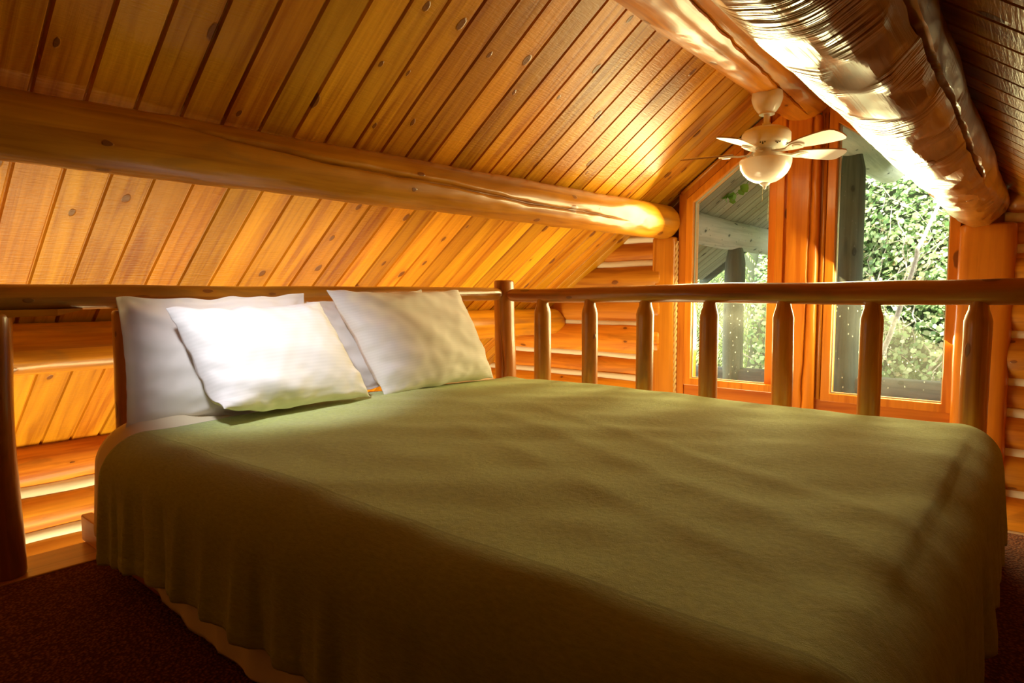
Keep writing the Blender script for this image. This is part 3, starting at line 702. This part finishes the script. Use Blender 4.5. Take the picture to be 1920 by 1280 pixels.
def pillow(name, tl, tr, br, bl, thick, mat, label, seed, flange=.018, sagg=.02, curl=0., group=None):
    tl, tr, br, bl = (np.array(p, float) for p in (tl, tr, br, bl)); n = 46
    nrm = np.cross(tr - tl, bl - tl); nrm /= np.linalg.norm(nrm)
    if nrm[0] < 0: nrm = -nrm
    V, UVv, F, UV = [], [], [], []
    def pos(u, v):
        # sides pulled in slightly between the corners
        uu = u * (1 - .045 * (1 - v * v) * (1 if abs(u) > 0 else 0)); vv = v * (1 - .055 * (1 - u * u))
        a, b = (uu + 1) / 2, (vv + 1) / 2
        return (bl * (1 - a) + br * a) * (1 - b) + (tl * (1 - a) + tr * a) * b
    w = np.linalg.norm(tr - tl)
    for side in (1, -1):
        for i in range(n + 1):
            for j in range(n + 1):
                u, v = math.sin((i / n * 2 - 1) * math.pi / 2) * .5 + (i / n * 2 - 1) * .5, math.sin((j / n * 2 - 1) * math.pi / 2) * .5 + (j / n * 2 - 1) * .5
                p = pos(u, v)
                eu, ev = max(0, (1 - abs(u)) - flange * 2) / (1 - flange * 2), max(0, (1 - abs(v)) - flange * 2) / (1 - flange * 2)
                t = (1 - (1 - eu) ** 2.4) ** .5 * (1 - (1 - ev) ** 2.4) ** .5
                t *= 1 - .22 * v * (1 if v > 0 else .35)
                # creases running from corners and seams into the body
                cr = .012 * noise.noise((u * 2.2 + v * 1.3, v * 2.8, seed)) + .004 * noise.noise((u * 6 - v * 3, v * 5 + u * 2, seed + 3))
                edge = math.exp(-((1 - max(abs(u), abs(v))) / .22) ** 2)
                cr += .006 * edge * noise.noise((u * 9, v * 9, seed + 6))
                dd = thick / 2 * t * (1 + (.1 * noise.noise((u * 1.4, v * 1.4, seed + 8)))) + cr * min(1, t * 3)
                rip = .006 * edge * noise.noise((u * 8, v * 8, seed + 1)) + sagg * .3 * noise.noise((u * 2, v * 2, seed + 2))
                p = p + nrm * (side * dd + rip + .0012 * side)
                p = p + np.array([0, 0, 1]) * (.012 * edge * noise.noise((u * 4, v * 4, seed + 5)))
                if curl and u < -.45 and v < -.55:
                    k = (-.45 - u) / .55 * (-.55 - v) / .45; p = p + nrm * curl * k + np.array([0, 0, .03]) * k
                V.append(p); UVv.append((u * w / 2, v * w / 3))
    m = n + 1
    for sidx in (0, 1):
        o_ = sidx * m * m
        for i in range(n):
            for j in range(n):
                f = [o_ + i * m + j, o_ + (i + 1) * m + j, o_ + (i + 1) * m + j + 1, o_ + i * m + j + 1]
                F.append(tuple(f)); UV.append([UVv[k] for k in f])
    bd = [(i, 0) for i in range(n)] + [(n, j) for j in range(n)] + [(i, n) for i in range(n, 0, -1)] + [(0, j) for j in range(n, 0, -1)]
    for a in range(len(bd)):
        i0, j0 = bd[a]; i1, j1 = bd[(a + 1) % len(bd)]
        f = [i0 * m + j0, i1 * m + j1, m * m + i1 * m + j1, m * m + i0 * m + j0]; F.append(tuple(f)); UV.append([UVv[k] for k in f])
    o = flipfix(mk(name, V, F, mat, UV=UV))
    s = o.modifiers.new('smooth', 'SUBSURF'); s.levels = 1; s.render_levels = 1
    return tag(o, label, 'pillow', group)
pillow('pillow', (-2.235, .735, .835), (-2.235, 1.40, .850), (-2.20, 1.43, .40), (-2.205, .735, .40), .13, M['sham'], 'pale plain pillow standing against the railing, behind the left front pillow', 3.0, flange=.05)
pillow('pillow', (-2.262, 1.42, .815), (-2.262, 2.04, .870), (-2.235, 2.20, .44), (-2.20, 1.58, .43), .07, M['sham'], 'white pillow mostly hidden behind the right front pillow', 9.0, flange=.03)
pillow('pillow', (-2.115, .835, .800), (-2.13, 1.40, .815), (-2.00, 1.535, .445), (-1.985, .925, .44), .22, M['pillow'], 'bright white pillow leaning at the left, its lower corner curled on the blanket', 5.0, curl=.05, flange=.004)
pillow('pillow', (-2.175, 1.46, .862), (-2.19, 2.215, .866), (-2.10, 2.37, .425), (-2.04, 1.635, .425), .22, M['pillow'], 'large white pillow propped at the right, nearest the corner post', 7.0, flange=.004)

# ------------------------------------------------------------------ porch outside
tag(plank_roof('porch_roof_left', -2.72, XR, zl, YG + .13, 6.35, M['porch_plank']), kind='structure')
tag(plank_roof('porch_roof_right', XR, .5, zr, YG + .13, 6.35, M['porch_plank']), kind='structure')
tag(prism_y('trim_10', [(-2.76, zl(-2.76) - .06), (XR, zl(XR) - .06), (XR, zl(XR) + .05), (-2.76, zl(-2.76) + .05)], 6.35, 6.39, M['porch_dark']), kind='structure')
tag(log('porch_purlin', (-2.08, YG + .16, 1.352), (-2.08, 6.7, 1.352), .118, .122, X, Z, M['porch'], seg=40, step=.03, lump=.06, seed=31, wob=.005, facets=(120, .01, .02)),
    'weathered grey purlin log outside the left window under the porch roof', 'log beam')
tag(log('porch_ridge_log', (-1.18, YG + .16, 2.06), (-1.18, 7.0, 2.06), .160, .165, X, Z, M['porch'], seg=40, step=.03, lump=.05, seed=33, wob=.005, facets=(120, .01, .02)),
    'weathered grey ridge log outside the right window above the dark post', 'log beam')
def octp(t): return 1
tag(log('porch_post', (-2.07, 5.50, -.6), (-2.07, 5.50, 1.25), .090, .085, X, Y, M['porch_dark'], seg=24, step=.05, lump=.03, seed=35, wob=.004, facets=(40, .01, .01), sharp=20,
        prof=lambda t: 1 if t < 1.72 else 1 - (t - 1.72) / .13 * .3), 'dark stained porch post outside the left window', 'post')
tag(log('porch_post', (-1.175, 5.50, -.6), (-1.175, 5.50, 1.93), .104, .092, X, Y, M['porch_dark'], seg=24, step=.05, lump=.03, seed=37, wob=.004, facets=(40, .01, .01),
        prof=lambda t: 1 if t < 2.4 else 1 - (t - 2.4) / .13 * .3), 'thick dark porch post outside the right window under the grey ridge log', 'post')
tag(log('porch_rail', (-3.4, 5.52, .13), (.8, 5.52, .145), .075, .075, Y, Z, M['porch_grey'], seg=24, step=.06, lump=.05, seed=39, wob=.005, square=5),
    'low grey railing log between the porch posts outside', 'railing')
tag(box('porch_deck', -4.5, 1.6, YG + .2, 5.7, -.75, -.62, M['porch_grey'], bev=0), kind='structure')

# vegetation beyond the porch
def leaves(pts, nrm, size, aspect, mat, name, parent, droop=.3, fold=.25):
    V, F, P = [], [], []
    for p, nv in zip(pts, nrm):
        s = size * random.uniform(.6, 1.35); nv = Vector(nv) + Vector((random.gauss(0, .45), random.gauss(0, .45), random.gauss(0, .45))); nv.normalize()
        up = Vector((random.gauss(0, .7), random.gauss(0, .4), -1 + random.gauss(0, .5))); a = nv.cross(up); a.normalize(); b = a.cross(nv) * -1
        b = nv.cross(a)
        o = len(V); p = Vector(p); w = s * aspect / 2; pid = random.random() * 1000
        V += [p - b * s / 2, p - a * w - b * s * .12 - nv * s * fold * .3, p - a * w * .7 + b * s * .25 - nv * s * fold * .3, p + b * s / 2 - nv * s * fold * .4,
              p + a * w * .7 + b * s * .25 - nv * s * fold * .3, p + a * w - b * s * .12 - nv * s * fold * .3]
        F += [(o, o + 1, o + 2, o + 3), (o, o + 3, o + 4, o + 5)]; P += [pid, pid]
    o = mk(name, [tuple(v) for v in V], F, mat, parent, pid=P, smooth=False); return o
def bank(x, z):   # distance of the overgrown bank
    return 7.3 + .25 * (z) + .35 * noise.noise((x * .9, z * .9, 3)) + .22 * noise.noise((x * 2.3, z * 2.3, 8))
ivy = empty('ivy_thicket', (-.9, 7.3, -.7), 'dense ivy and creeper thicket outside the right window', 'ivy')
pts, nr = [], []
for i in range(26000):
    x, z = random.uniform(-2.5, .9), random.uniform(-.7, 3.6)
    y = bank(x, z) - .05 - abs(random.gauss(0, .10)); e = .05
    nv = Vector(((bank(x + e, z) - bank(x - e, z)) / (2 * e), -1, (bank(x, z + e) - bank(x, z - e)) / (2 * e) + .55)).normalized()
    pts.append((x, y, z)); nr.append(nv)
leaves(pts, nr, .052, .85, M['ivy'], 'foliage', ivy)
parts = []
for i in range(70):     # thin pale creeper stems wandering through the leaves
    x, z = random.uniform(-2.2, .3), random.uniform(-.6, 2.2); p = []
    dx, dz = random.gauss(0, .12), random.choice((-1, 1)) * random.uniform(.05, .12)
    for k in range(random.randint(7, 14)):
        p.append((x, bank(x, z) - random.uniform(.14, .24), z)); x += dx + random.gauss(0, .03); z += dz + random.gauss(0, .03); dx *= .9
    parts.append(tube(p, random.uniform(.004, .010), 5, .5))
V, F, UV, P = merge(parts); mk('vine_stems', V, F, M['branch'], ivy, UV=UV)['label'] = 'pale bare creeper stems'
def branch(pts, r, label):
    p = []
    for a, b in zip(pts[:-1], pts[1:]):
        for t in np.linspace(0, 1, 6, endpoint=False): p.append(np.array(a) * (1 - t) + np.array(b) * t + np.array([random.gauss(0, .006)] * 3))
    p.append(np.array(pts[-1])); V, F, UV = tube(p, r, 8, .55)
    return tag(mk('bare_branch', V, F, M['branch'], UV=UV), label, 'branch')
branch([(-1.12, 6.75, .3), (-.98, 6.75, .85), (-.86, 6.8, 1.35), (-.62, 6.85, 2.0)], .026, 'thick pale branch slanting up across the right half of the right window')
branch([(-1.62, 6.85, .0), (-1.60, 6.8, .9), (-1.62, 6.8, 1.7)], .014, 'thin upright pale stem close to the dark post in the right window')

fir = empty('fir_tree', (-3.55, 8.0, -.7), 'pale green feathery evergreen outside the left window', 'tree')
V, F, P = [], [], []
for i in range(900):
    h = random.random(); z = -.7 + 3.2 * h; rad = 1.2 - .4 * h
    az = random.uniform(R(200), R(345)); rr = rad * random.uniform(.75, 1)
    tip = Vector((-3.55 + rr * math.cos(az), 8.0 + rr * math.sin(az) * .75, z)); dv = Vector((math.cos(az), math.sin(az), -.5 + random.gauss(0, .25))).normalized()
    side = dv.cross(Vector((0, 0, 1))).normalized(); pid = random.random() * 1000
    Ls = random.uniform(.22, .42)
    for k in range(9):
        f = k / 8; c = tip - dv * Ls * (1 - f) + Vector((0, 0, -.10 * f * f))
        for sg in (-1, 1):
            ln = .11 * (1 - f * .75) * random.uniform(.7, 1.2); e = c + (side * sg * .8 + dv * .75).normalized() * ln + Vector((0, 0, -.02 - random.random() * .03))
            wd = dv * .011; o = len(V); m_ = (c + e) / 2 + Vector((0, 0, .008))
            V += [tuple(c), tuple(m_ + wd), tuple(e), tuple(m_ - wd)]; F.append((o, o + 1, o + 2, o + 3)); P.append(pid + random.random() * .4)
mk('foliage', V, F, M['fir'], fir, pid=P, smooth=False)
V, F, UV = tube([(-3.55, 8.0, -.7), (-3.55, 8.0, 1.5), (-3.53, 8.02, 4.2)], .14, 10, .4); mk('trunk', V, F, M['porch_dark'], fir, UV=UV)
# the hillside behind
V, F = [], []
nx, nz = 40, 24
for i in range(nx + 1):
    for j in range(nz + 1):
        x, z = -8 + 12 * i / nx, -.8 + 5.2 * j / nz
        V.append((x, (bank(x, z) + .12 if x > -2.6 else 9.0 + .3 * z), z))
for i in range(nx):
    for j in range(nz): a = i * (nz + 1) + j; F.append((a, a + nz + 1, a + nz + 2, a + 1))
hb = mk('hillside', V, F, M['soil']); s = hb.modifiers.new('t', 'SOLIDIFY'); s.thickness = .2; tag(hb, kind='structure')
tag(box('ground', -9, 5, YG + .3, 11, -.95, -.78, M['soil'], bev=0), kind='structure')
# small creeper sprig hanging by the left window
sp = empty('vine_sprig', (-1.86, 4.85, 1.58), 'small fresh green vine sprig hanging outside the left window', 'vine')
pts = [(-1.92, 4.85, 1.61), (-1.90, 4.84, 1.57), (-1.87, 4.86, 1.60), (-1.84, 4.85, 1.585), (-1.80, 4.85, 1.66), (-1.77, 4.85, 1.645), (-1.79, 4.85, 1.62), (-1.86, 4.86, 1.56)]
for q in pts: leaves([q], [(.4, -1, .2)], .075, .95, M['sprig'], 'leaf', sp)
V, F, UV = tube([(-1.70, 4.86, zl(-1.70) - .01), (-1.76, 4.86, 1.67), (-1.85, 4.86, 1.60), (-1.92, 4.86, 1.59)], .003, 5); mk('stem', V, F, M['sprig'], sp, UV=UV)
